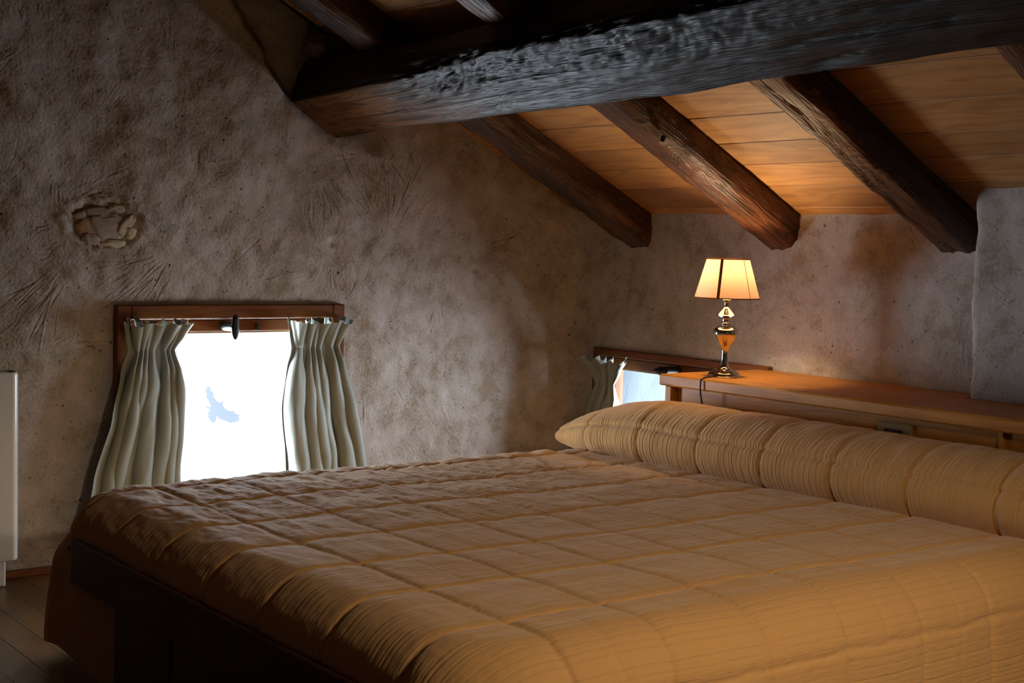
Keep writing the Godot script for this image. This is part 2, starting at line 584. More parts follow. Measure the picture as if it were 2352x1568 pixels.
func walls() -> void:
	# gable wall with the first window; the visible part is a fine grid, the rest coarse
	var b := MB.new()
	var xs := PackedFloat32Array()
	var x := -6.8
	while x < -3.2001:
		xs.append(x)
		x += 0.15
	for k in 321:
		xs.append(-3.2 + k * 0.01)
	var nu := xs.size() - 1
	var nv := 320
	var p := PackedVector3Array()
	var t := PackedVector2Array()
	for j in nv + 1:
		for i in nu + 1:
			var y := minf(j * 0.01, ceil_y(xs[i]) + 0.02)
			p.append(Vector3(xs[i], y, relief1(xs[i], y)))
			t.append(Vector2((xs[i] + 3.3) / 3.3, 1.0 - y / 2.19))
	var hole := func(i: int, j: int) -> bool:
		return (xs[i] > -2.221 and xs[i + 1] < -1.259 and j >= 13 and j < 98) or j * 0.01 > ceil_y((xs[i] + xs[i + 1]) * 0.5) + 0.02
	b.grid(p, t, nu, nv, true, hole)
	var wb := struct("wall_back", b, M.plaster1, "rough grey-brown plastered gable wall behind the bed", "wall")
	core(wb, [[Vector3(-7.3, -0.1, -0.30), Vector3(-2.20, 3.4, -0.13)], [Vector3(-1.28, -0.1, -0.30), Vector3(0.5, 3.4, -0.13)], [Vector3(-2.20, 0.96, -0.30), Vector3(-1.28, 3.4, -0.12)], [Vector3(-2.20, -0.1, -0.30), Vector3(-1.28, 0.15, -0.13)]], M.limewash)
	stones(wb)
	# eaves wall with the second window
	b = MB.new()
	p = PackedVector3Array()
	t = PackedVector2Array()
	nu = 660
	nv = 146
	for j in nv + 1:
		for i in nu + 1:
			var z := i * 0.01
			var y := j * 0.01
			var d := n1.get_noise_2d(z * 1.7 + 20.0, y * 1.7) * 0.014 + n2.get_noise_2d(z * 6.0 + 5.0, y * 6.0) * 0.005
			d += 0.045 * exp(-z / 0.04)
			p.append(Vector3(-d, y, z))
			t.append(Vector2(z / 3.3, 1.0 - y / 1.65))
	b.grid(p, t, nu, nv, true, func(i: int, j: int) -> bool: return i >= 18 and i < 122 and j >= 18 and j < 78)
	var wr := struct("wall_right", b, M.plaster2, "low pale plastered eaves wall behind the lamp", "wall")
	core(wr, [[Vector3(0.06, -0.1, -0.5), Vector3(0.5, 1.40, 0.20)], [Vector3(0.06, -0.1, 1.20), Vector3(0.5, 1.40, 7.1)], [Vector3(0.10, 0.76, 0.20), Vector3(0.5, 1.40, 1.20)], [Vector3(0.06, -0.1, 0.20), Vector3(0.5, 0.20, 1.20)]], M.roughcast)
	# the pier that stands forward of the eaves wall at the right
	b = MB.new()
	p = PackedVector3Array()
	t = PackedVector2Array()
	nv = 160
	var prof := [Vector2(0.02, 2.268), Vector2(-0.05, 2.266), Vector2(-0.10, 2.262), Vector2(-0.13, 2.262), Vector2(-0.142, 2.268), Vector2(-0.150, 2.282), Vector2(-0.152, 2.30), Vector2(-0.152, 2.36)]
	while prof[prof.size() - 1].y < 3.4:
		prof.append(Vector2(-0.152, prof[prof.size() - 1].y + 0.04))
	prof.append(Vector2(-0.14, 3.44))
	prof.append(Vector2(0.02, 3.45))
	for j in nv + 1:
		for i in prof.size():
			var q: Vector2 = prof[i]
			var y := minf(j * 0.01, ceil_y(q.x) + 0.005)
			var wob := n2.get_noise_2d(q.y * 5.0, y * 5.0) * 0.007
			p.append(Vector3(q.x + wob, y, q.y + wob * 1.3 + 0.012 * (0.85 - y)))
			t.append(Vector2((q.y - q.x) / 3.3 + 0.31, 1.0 - y / 1.65))
	b.grid(p, t, prof.size() - 1, nv, true)
	var pier := obj("pier", b, M.plaster2, wr)
	pier.set_meta("label", "square plaster pier standing forward of the eaves wall")
	# the two walls behind the camera
	b = MB.new()
	b.box(Vector3(-6.95, 0.8, DEEP / 2), Vector3(0.3, 1.8, DEEP + 0.8), 0.01, 2, Vector2.ZERO, Basis.IDENTITY, Vector2(3.3, 1.65))
	struct("wall_left", b, M.plaster2, "plain plaster wall at the left behind the camera", "wall")
	b = MB.new()
	var poly := [Vector3(-7.1, -0.1, DEEP), Vector3(0.4, -0.1, DEEP), Vector3(0.4, 1.25, DEEP), Vector3(RIDGE, 3.16, DEEP), Vector3(-7.1, 1.25, DEEP)]
	var uvs := []
	var poly2 := []
	for q: Vector3 in poly:
		uvs.append(Vector2(q.x / 3.3, q.y / 1.65))
		poly2.append(q + Vector3(0, 0, 0.3))
	b.poly(poly, Vector3.FORWARD, uvs)
	b.poly(poly2, Vector3.BACK, uvs)
	struct("wall_front", b, M.plaster2, "plaster gable wall behind the camera", "wall")
	# wooden skirting along the gable wall
	b = MB.new()
	b.box(Vector3(-4.2, 0.014, 0.022), Vector3(4.6, 0.028, 0.03), 0.006, 0)
	struct("baseboard_back", b, M.frame, "narrow red-brown wooden skirting at the foot of the gable wall", "baseboard")


func core(parent: Node, boxes: Array, m: Material) -> void:
	var b := MB.new()
	for q in boxes:
		b.box((q[0] + q[1]) * 0.5, q[1] - q[0], 0.004, 0, Vector2(0.2, 0.3), Basis.IDENTITY, Vector2(1.6, 0.8))
	obj("reveal_masonry", b, m, parent).set_meta("label", "pale roughcast thickness of the wall round its window")


func pebble(c: Vector3, size: Vector3, turn: float, seed_: int, flat := 0.55) -> MB:
	var b := MB.new()
	var n := noise(1.0, seed_, 3)
	var p := PackedVector3Array()
	var t := PackedVector2Array()
	var bs := Basis(Vector3.BACK, turn)
	for j in 17:
		for i in 25:
			var a := TAU * i / 24.0
			var e := PI * j / 16.0
			var d := Vector3(sin(e) * cos(a), cos(e), sin(e) * sin(a))
			var k := 1.0 + n.get_noise_3dv(d * 1.2) * 0.3 + n.get_noise_3dv(d * 4.0) * 0.14
			var q := d.sign() * Vector3(pow(absf(d.x), flat), pow(absf(d.y), flat), pow(absf(d.z), flat)) * k
			p.append(c + bs * (q * size))
			t.append(Vector2(i / 24.0, j / 16.0) * 0.08)
	b.grid(p, t, 24, 16, false)
	return b

func stones(wall: Node) -> void:
	var tones := [M.stone, M.stone.duplicate(), M.stone.duplicate(), M.stone.duplicate()]
	tones[1].albedo_color = Color(0.60, 0.47, 0.36)
	tones[2].albedo_color = Color(0.76, 0.72, 0.62)
	tones[3].albedo_color = Color(0.56, 0.50, 0.44)
	var k := 0
	for s in [[-2.262, 1.268, 0.058, 0.042, 0.1, 0], [-2.345, 1.272, 0.028, 0.032, 0.3, 1], [-2.185, 1.282, 0.018, 0.040, -0.7, 2], [-2.168, 1.255, 0.020, 0.020, 0.2, 2], [-2.29, 1.332, 0.048, 0.014, 0.05, 3],
			[-2.215, 1.345, 0.03, 0.013, -0.2, 0], [-2.32, 1.228, 0.03, 0.016, -0.3, 0], [-2.235, 1.213, 0.045, 0.013, 0.05, 2], [-2.365, 1.315, 0.025, 0.014, 0.3, 3]]:
		obj("stone", pebble(Vector3(s[0], s[1], relief1(s[0], s[1]) - 0.002), Vector3(s[2] * 1.2, s[3] * 1.25, 0.012), s[4], 100 + k, 0.8), tones[s[5]], wall)
		k += 1
	# the stones packed between the beam, the first rafter and the wall
	for s in [[-1.30, 2.035, 0.05, 0.058, 0.2], [-1.21, 2.01, 0.035, 0.04, -0.3], [-1.38, 2.03, 0.045, 0.045, 0.6], [-1.14, 2.0, 0.03, 0.025, 0.0]]:
		obj("stone", pebble(Vector3(s[0], s[1], -0.01), Vector3(s[2], s[3], 0.05), s[4], 140 + k, 0.7), tones[3 if k % 2 else 0], wall)
		k += 1


# ---------------------------------------------------------------- floor, ceiling
func floor_and_ceiling() -> void:
	var b := MB.new()
	b.box(Vector3(-3.4, -0.1, DEEP / 2), Vector3(7.6, 0.14, DEEP + 1.0), 0.004, 2)
	var fl := struct("floor", b, M.dark, "worn grey-brown plank floor beside the bed", "floor")
	var tones := [M.floor, M.floor.duplicate(), M.floor.duplicate()]
	tones[1].albedo_color = Color(0.51, 0.485, 0.455)
	tones[2].albedo_color = Color(0.60, 0.565, 0.52)
	var edges := [-6.8, -6.5]
	while edges[edges.size() - 1] < -3.35:
		edges.append(edges[edges.size() - 1] + 0.15)
	edges.append_array([-3.19, -3.09, -2.986, -2.88, -2.78, -2.679, -2.578, -2.47])
	while edges[edges.size() - 1] < -0.2:
		edges.append(edges[edges.size() - 1] + 0.13)
	edges.append(0.0)
	for k in edges.size() - 1:
		b = MB.new()
		var w: float = edges[k + 1] - edges[k]
		b.box(Vector3(edges[k] + w / 2, -0.015 + rng.randf() * 0.001, DEEP / 2), Vector3(w - 0.0006, 0.03, DEEP), 0.001, 2, Vector2(rng.randf(), rng.randf()))
		obj("plank", b, tones[k % 3], fl)
	# ceiling boards on the rafters, each one a piece; the slab above closes the roof
	b = MB.new()
	for side in [1.0, -1.0]:
		var long := 3.9 / cos(atan(SL))
		var bs := Basis(Vector3.BACK, -atan(SL) * side)
		b.box(Vector3(RIDGE + side * 1.75, EAVE - SL * (RIDGE + 1.75) + 0.14, DEEP / 2), Vector3(long, 0.2, DEEP + 1.0), 0.004, 2, Vector2.ZERO, bs)
	var ce := struct("ceiling", b, M.dark, "sloping ceiling of golden pine boards over dark rafters", "ceiling")
	var btones := [M.board, M.board.duplicate(), M.board.duplicate()]
	btones[1].albedo_color = Color(0.79, 0.735, 0.65)
	btones[2].albedo_color = Color(0.92, 0.865, 0.77)
	var cuts := [0.06, -0.045, -0.19, -0.333, -0.468, -0.625, -0.80, -0.99, -1.19, -1.38]
	while cuts[cuts.size() - 1] > RIDGE + 0.1:
		cuts.append(maxf(cuts[cuts.size() - 1] - 0.19, RIDGE))
	for k in cuts.size() - 1:
		var xm: float = (cuts[k] + cuts[k + 1]) / 2
		var w: float = (cuts[k] - cuts[k + 1]) / cos(atan(SL))
		for side in [0, 1]:
			b = MB.new()
			var bs := Basis(Vector3.BACK, -atan(SL) * (1.0 if side == 0 else -1.0))
			var xx := xm if side == 0 else 2.0 * RIDGE - xm
			b.box(Vector3(xx, ceil_y(xm), DEEP / 2) + bs * Vector3(0, 0.012, 0), Vector3(w - 0.003, 0.024, DEEP), 0.0022, 2, Vector2(rng.randf(), rng.randf()), bs)
			obj("board", b, btones[rng.randi() % 3], ce)


# a squared timber along the roof's slope, sec = its section as (z, depth below the boards)
func rafter(z0: float, sec: Array, label: String, tint: Color, bare: Color, crack := -1.0) -> MeshInstance3D:
	var b := MB.new()
	var ring := []
	for k in sec.size() - 1:
		var a: Vector2 = sec[k]
		var c: Vector2 = sec[k + 1]
		var m := maxi(2, int(a.distance_to(c) / 0.012))
		for q in m:
			ring.append(a.lerp(c, float(q) / m))
	ring.append(sec[sec.size() - 1])
	var nu := ring.size() - 1
	var nv := 420
	var th := atan(SL)
	var along := Vector3(-cos(th), sin(th), 0)
	var down := Vector3(-sin(th), -cos(th), 0)
	var p := PackedVector3Array()
	var t := PackedVector2Array()
	var len0 := -0.10
	var len1 := 3.4 / cos(th)
	var off := rng.randf()
	var acc := 0.0
	var cu := [0.0]
	for k in nu:
		acc += ring[k].distance_to(ring[k + 1])
		cu.append(acc)
	for j in nv + 1:
		var s := lerpf(len0, len1, pow(float(j) / nv, 1.5))
		var sway := n1.get_noise_2d(s * 0.8, z0 * 7.0) * 0.016
		for i in nu + 1:
			var q: Vector2 = ring[i]
			var w := n2.get_noise_3d(s * 3.0, q.x * 14.0 + z0 * 5.0, q.y * 14.0) * 0.010 + n1.get_noise_3d(s * 10.0, q.x * 60.0, q.y * 60.0 + z0) * 0.004
			var out := Vector2(q.x - 0.07, q.y - 0.06).normalized()
			if crack > 0.0 and q.y > 0.1 and s > 0.0:
				var e := absf(q.x - crack - n2.get_noise_1d(s * 2.0) * 0.02) / 0.007
				w -= 0.012 * exp(-e * e)
			q += out * w * smoothstep(0.0, 0.03, q.y)
			p.append(Vector3(0, EAVE, z0 + q.x + sway * smoothstep(0.0, 0.5, s)) + along * s + down * (q.y - 0.001))
			t.append(Vector2(s / 1.4 + off, cu[i] / 0.5 + off * 3.0))
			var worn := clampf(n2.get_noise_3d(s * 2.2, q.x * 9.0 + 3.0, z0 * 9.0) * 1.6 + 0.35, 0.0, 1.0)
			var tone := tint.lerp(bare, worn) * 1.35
			if crack > 0.0 and q.y > 0.085:        # scored across by the adze; lamp light painted into the upper stretch
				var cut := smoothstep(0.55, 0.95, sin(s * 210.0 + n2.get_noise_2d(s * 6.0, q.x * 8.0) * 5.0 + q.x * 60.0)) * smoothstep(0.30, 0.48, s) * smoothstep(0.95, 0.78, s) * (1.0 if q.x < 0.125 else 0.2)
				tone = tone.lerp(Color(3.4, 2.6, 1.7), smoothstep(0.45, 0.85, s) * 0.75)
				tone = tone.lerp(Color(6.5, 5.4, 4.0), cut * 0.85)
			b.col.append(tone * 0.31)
	b.grid(p, t, nu, nv, false)
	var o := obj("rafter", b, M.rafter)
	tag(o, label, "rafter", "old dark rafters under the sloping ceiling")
	return o


func beam_and_rafters() -> void:
	# the heavy purlin: hand-hewn, its section given at some places along the room
	var secs := [
		[-0.06, [Vector2(-1.16, 1.99), Vector2(-1.416, 1.968), Vector2(-1.486, 1.795), Vector2(-1.289, 1.669), Vector2(-1.12, 1.76), Vector2(-1.10, 1.93)]],
		[0.6, [Vector2(-1.16, 1.99), Vector2(-1.418, 1.962), Vector2(-1.487, 1.82), Vector2(-1.292, 1.684), Vector2(-1.12, 1.75), Vector2(-1.10, 1.93)]],
		[1.4, [Vector2(-1.16, 1.99), Vector2(-1.42, 1.985), Vector2(-1.492, 1.872), Vector2(-1.300, 1.699), Vector2(-1.12, 1.76), Vector2(-1.10, 1.94)]],
		[1.95, [Vector2(-1.16, 1.99), Vector2(-1.42, 2.00), Vector2(-1.498, 1.885), Vector2(-1.305, 1.701), Vector2(-1.12, 1.76), Vector2(-1.10, 1.95)]],
		[2.35, [Vector2(-1.16, 2.0), Vector2(-1.42, 2.01), Vector2(-1.50, 1.895), Vector2(-1.305, 1.727), Vector2(-1.12, 1.78), Vector2(-1.10, 1.96)]],
		[3.2, [Vector2(-1.16, 2.02), Vector2(-1.43, 2.03), Vector2(-1.51, 1.90), Vector2(-1.31, 1.743), Vector2(-1.12, 1.80), Vector2(-1.10, 1.98)]],
		[6.65, [Vector2(-1.16, 2.06), Vector2(-1.43, 2.06), Vector2(-1.51, 1.93), Vector2(-1.31, 1.78), Vector2(-1.12, 1.82), Vector2(-1.10, 2.0)]]]
	var b := MB.new()
	var per := 22
	var nu := per * 6
	var nv := 620
	var p := PackedVector3Array()
	var t := PackedVector2Array()
	var seg := 0
	var ridged := noise(1.0, 17, 4)
	ridged.fractal_type = FastNoiseLite.FRACTAL_RIDGED
	for j in nv + 1:
		var z := lerpf(-0.06, 6.65, pow(float(j) / nv, 1.35))
		while seg < secs.size() - 2 and z > secs[seg + 1][0]:
			seg += 1
		var f := clampf((z - secs[seg][0]) / (secs[seg + 1][0] - secs[seg][0]), 0.0, 1.0)
		f = f * f * (3.0 - 2.0 * f)
		var cs := []
		var mid := Vector2.ZERO
		for k in 6:
			var q: Vector2 = secs[seg][1][k].lerp(secs[seg + 1][1][k], f)
			cs.append(q)
			mid += q / 6.0
		for i in nu + 1:
			var k := (i / per) % 6
			var g := float(i % per) / per
			var a: Vector2 = cs[(k + 5) % 6]
			var c: Vector2 = cs[k]
			var d: Vector2 = cs[(k + 1) % 6]
			var e: Vector2 = cs[(k + 2) % 6]
			var q := c.lerp(d, g)
			var soft := c.cubic_interpolate(d, a, e, g)
			q = q.lerp(soft, 0.14)
			var out := (q - mid).normalized()
			# eaten and charred below the upper arris, smoother near the wall
			var under := 1.0 if k == 2 or k == 1 else 0.25
			var zone := smoothstep(0.45, 1.0, z) * smoothstep(3.0, 2.0, z)
			var place := smoothstep(0.75, 0.25, g) if k == 2 else smoothstep(0.3, 0.9, g) if k == 1 else 0.0
			var rot := ridged.get_noise_3d(z * 5.0, q.x * 30.0, q.y * 30.0)
			var w := n1.get_noise_3d(z * 1.2, q.x * 5.0, q.y * 5.0) * 0.012 * smoothstep(0.0, 0.4, z) + n2.get_noise_3d(z * 2.5, q.x * 22.0, q.y * 22.0) * 0.003 * under
			w -= zone * place * (0.004 + 0.022 * maxf(0.0, rot))
			# splits that run along the timber
			for crk in [[2, 0.62, 0.0], [2, 0.30, 4.0], [2, 0.86, 9.0]]:
				if k == crk[0]:
					var off: float = (g - crk[1] - n2.get_noise_1d(z * 0.9 + crk[2]) * 0.16) / 0.03
					w -= 0.009 * exp(-off * off) * smoothstep(-0.15, 0.1, n1.get_noise_1d(z * 1.1 + crk[2] * 3.0))
			q += out * w
			p.append(Vector3(q.x, q.y, z))
			t.append(Vector2(z / 2.2, (k + g) * 0.62))
			# soot-dark, bare and brown near the gable wall, lightened there in place of window light
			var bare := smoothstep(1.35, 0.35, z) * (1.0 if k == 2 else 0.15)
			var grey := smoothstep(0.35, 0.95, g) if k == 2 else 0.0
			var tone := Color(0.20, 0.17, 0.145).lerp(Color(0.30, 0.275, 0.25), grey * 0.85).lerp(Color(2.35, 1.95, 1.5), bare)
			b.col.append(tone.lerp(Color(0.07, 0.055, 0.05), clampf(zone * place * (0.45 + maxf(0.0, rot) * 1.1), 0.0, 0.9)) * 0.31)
	b.grid(p, t, nu, nv, false)
	tag(obj("roof_beam", b, M.beam), "thick soot-dark hand-hewn beam running out from the gable wall under the rafters", "beam")

	var dark := Color(0.50, 0.38, 0.28)
	rafter(0.357, [Vector2(0, -0.02), Vector2(0.0, 0.05), Vector2(0.0, 0.118), Vector2(0.018, 0.133), Vector2(0.135, 0.128), Vector2(0.155, 0.09), Vector2(0.145, -0.02)],
		"dark rafter nearest the gable wall, first above the window corner", Color(0.50, 0.40, 0.30), Color(1.0, 0.86, 0.66))
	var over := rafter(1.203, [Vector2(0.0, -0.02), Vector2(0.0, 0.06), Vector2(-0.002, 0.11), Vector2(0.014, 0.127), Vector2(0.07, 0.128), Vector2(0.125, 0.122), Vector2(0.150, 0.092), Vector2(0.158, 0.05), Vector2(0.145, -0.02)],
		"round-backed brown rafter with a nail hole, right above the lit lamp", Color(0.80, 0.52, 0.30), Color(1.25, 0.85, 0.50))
	b = MB.new()
	var dn := Vector3(-sin(atan(SL)), -cos(atan(SL)), 0)
	var hole := Vector3(-0.744, 1.6356, 1.362) - dn * 0.004
	b.tube([hole - dn * 0.012, hole, hole + dn * 0.0045, hole + dn * 0.005], 0.0085, 14)  # dark stub drawn for the shaded nail hole
	b.tube([hole + dn * 0.0046, hole + dn * 0.0050], 0.0001, 4)
	obj("nail_hole_disc", b, M.dark, over).set_meta("label", "dark disc standing in for the nail hole")
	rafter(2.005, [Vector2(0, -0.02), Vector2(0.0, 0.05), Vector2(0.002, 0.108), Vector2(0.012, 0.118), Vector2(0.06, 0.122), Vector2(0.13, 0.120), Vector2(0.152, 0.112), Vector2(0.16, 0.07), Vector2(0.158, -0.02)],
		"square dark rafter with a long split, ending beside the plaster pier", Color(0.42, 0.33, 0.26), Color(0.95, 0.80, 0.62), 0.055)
	rafter(2.87, [Vector2(0, -0.02), Vector2(0.0, 0.08), Vector2(0.03, 0.115), Vector2(0.08, 0.128), Vector2(0.14, 0.12), Vector2(0.165, 0.08), Vector2(0.158, -0.02)],
		"dark knotty rafter at the far right edge above the pier", dark, Color(1.0, 0.74, 0.46))


# ---------------------------------------------------------------- windows
func windows() -> void:
	window(1, Transform3D(Basis.IDENTITY, Vector3(-1.742, 0, 0.004)), 0.974, 0.985, 0.12, "small square window in a brown wooden frame in the gable wall", 0.055)
	window(2, Transform3D(Basis(Vector3.BACK, Vector3.UP, Vector3.LEFT), Vector3(-0.004, 0, 0.71)), 1.075, 0.792, 0.18, "small window beside the headboard in the eaves wall, half hidden by the shelf", 0.034)

# frame flush with the wall, local x along the wall, local z into the room
func window(n: int, at: Transform3D, wide: float, top: float, low: float, label: String, th: float) -> void:
	var root := Node3D.new()
	root.name = "window_%d" % n
	add_child(root)
	root.transform = at
	root.set_meta("kind", "structure")
	tag(root, label, "window")
	var h := wide / 2
	var fr := 0.055
	var b := MB.new()
	b.box(Vector3(0, top - th / 2, -0.03), Vector3(wide - 2 * fr, th, 0.11), 0.004, 0, Vector2(0.1, 0.3))
	obj("head_casing", b, M.frame, root)
	for s in [-1.0, 1.0]:
		b = MB.new()
		b.box(Vector3(s * (h - fr / 2), (top + low) / 2, -0.03), Vector3(fr, top - low, 0.112), 0.004, 1, Vector2(0.4 + s * 0.2, 0.7))
		obj("jamb", b, M.frame, root)
	b = MB.new()
	b.box(Vector3(0, low + fr / 2, -0.03), Vector3(wide - 2 * fr, fr, 0.11), 0.004, 0, Vector2(0.6, 0.1))
	obj("sill", b, M.frame, root)
	var ih := h - fr - 0.004
	var sr := 0.05
	var st := top - th - 0.004
	var sb := low + fr + 0.004
	b = MB.new()
	b.box(Vector3(0, st - sr / 2, -0.045), Vector3(2 * ih, sr, 0.055), 0.005, 0, Vector2(0.2, 0.9))
	b.box(Vector3(0, sb + sr / 2, -0.045), Vector3(2 * ih, sr, 0.055), 0.005, 0, Vector2(0.7, 0.5))
	for s in [-1.0, 1.0]:
		b.box(Vector3(s * (ih - sr / 2), (st + sb) / 2, -0.045), Vector3(sr, st - sb - 2 * sr, 0.055), 0.005, 1, Vector2(0.3 + s * 0.1, 0.2))
	var sash := obj("sash", b, M.frame, root)
	b = MB.new()
	b.box(Vector3(0, (st + sb) / 2, -0.05), Vector3(2 * (ih - sr) + 0.01, st - sb - 2 * sr + 0.01, 0.004), 0.0005)
	obj("pane", b, M.glass, sash)
	b = MB.new()
	b.box(Vector3(0, st - sr - 0.002, -0.03), Vector3(2 * (ih - sr), 0.006, 0.012), 0.001)
	obj("glazing_bead", b, M.plate, sash).set_meta("label", "pale glazing bead")
	# the stubby dark handle: a neck that stands off the rail and an oval grip
	var hx := -0.035 if n == 1 else -0.015
	var hy := st - sr / 2
	var grip := MB.new()
	var p := PackedVector3Array()
	var t := PackedVector2Array()
	var sz := Vector3(0.017, 0.049, 0.010) if n == 1 else Vector3(0.045, 0.014, 0.012)
	for j in 13:
		for i in 25:
			var a := TAU * i / 24.0
			var e := PI * j / 12.0
			p.append(Vector3(hx, hy, 0.085) + Vector3(sin(e) * cos(a), cos(e), sin(e) * sin(a)) * sz)
			t.append(Vector2(i, j))
	grip.grid(p, t, 24, 12, false)
	var hd := obj("handle", grip, M.iron, root)
	hd.set_meta("label", "dark oval window handle")
	b = MB.new()
	b.tube([Vector3(hx, hy, -0.02), Vector3(hx, hy, -0.01), Vector3(hx, hy, 0.04), Vector3(hx, hy, 0.088)], 0.0185, 20)
	obj("neck", b, M.iron, hd)
	if n == 1:
		b = MB.new()
		b.box(Vector3(0.105, st - sr + 0.018, -0.012), Vector3(0.007, 0.03, 0.014), 0.002)
		obj("latch_pin", b, M.iron, root)


# ---------------------------------------------------------------- the bed
const SEAM_Z := [0.86, 1.16, 1.45, 1.74, 2.03, 2.32, 2.60, 2.89, 3.18, 3.48, 3.80]
const SEAM_X := [-3.20, -2.98, -2.54, -2.29, -2.02, -1.76, -1.50, -1.24, -0.98, -0.72, -0.46]

func puff(x: float, seams: Array, sharp: float) -> float:
	for k in seams.size() - 1:
		if x < seams[k + 1]:
			var f := clampf((x - seams[k]) / (seams[k + 1] - seams[k]), 0.0, 1.0)
			return pow(maxf(0.0, 1.0 - absf(2.0 * f - 1.0)), sharp) if sharp > 0.0 else 1.0 - pow(absf(2.0 * f - 1.0), -sharp)
	return 0.0

func quilt(u: float, w: float) -> float:
	# u along the bed, w across it, both measured on the cloth
	var wob := n2.get_noise_2d(u * 5.0, w * 5.0) * 0.02
	var pucker := n2.get_noise_2d(u * 34.0, w * 34.0) * 0.0028
	var a := puff(w + wob * 0.3 + pucker, SEAM_Z, -22.0)
	var b := puff(u + wob * 0.3 + pucker, SEAM_X, -20.0)
	var d := 0.0075 * (a - 1.0) + 0.0070 * (b - 1.0) + 0.0020 * puff(w, SEAM_Z, -3.0) + 0.0020 * puff(u, SEAM_X, -3.0) + 0.007
	# slack between the seams: wrinkles across the bed, and small dents; more of them towards the far foot
	var far := smoothstep(2.5, 1.2, w)
	d += (n1.get_noise_2d(u * 9.0, w * 3.0) * (0.0018 + 0.0055 * far) + n2.get_noise_2d(u * 19.0, w * 8.0 + 40.0) * (0.0010 + 0.0030 * far)) * minf(a, b)
	# seams half way along a block, not in every row
	var row := 0
	while row < SEAM_Z.size() - 2 and w > SEAM_Z[row + 1]:
		row += 1
	var e := (puff(u + wob * 0.5 + 0.13, SEAM_X, -26.0) - 1.0) * 0.0032
	d += e * a * smoothstep(0.1, 0.35, n1.get_noise_2d(row * 3.7, u * 1.3) + 0.2)
	return d

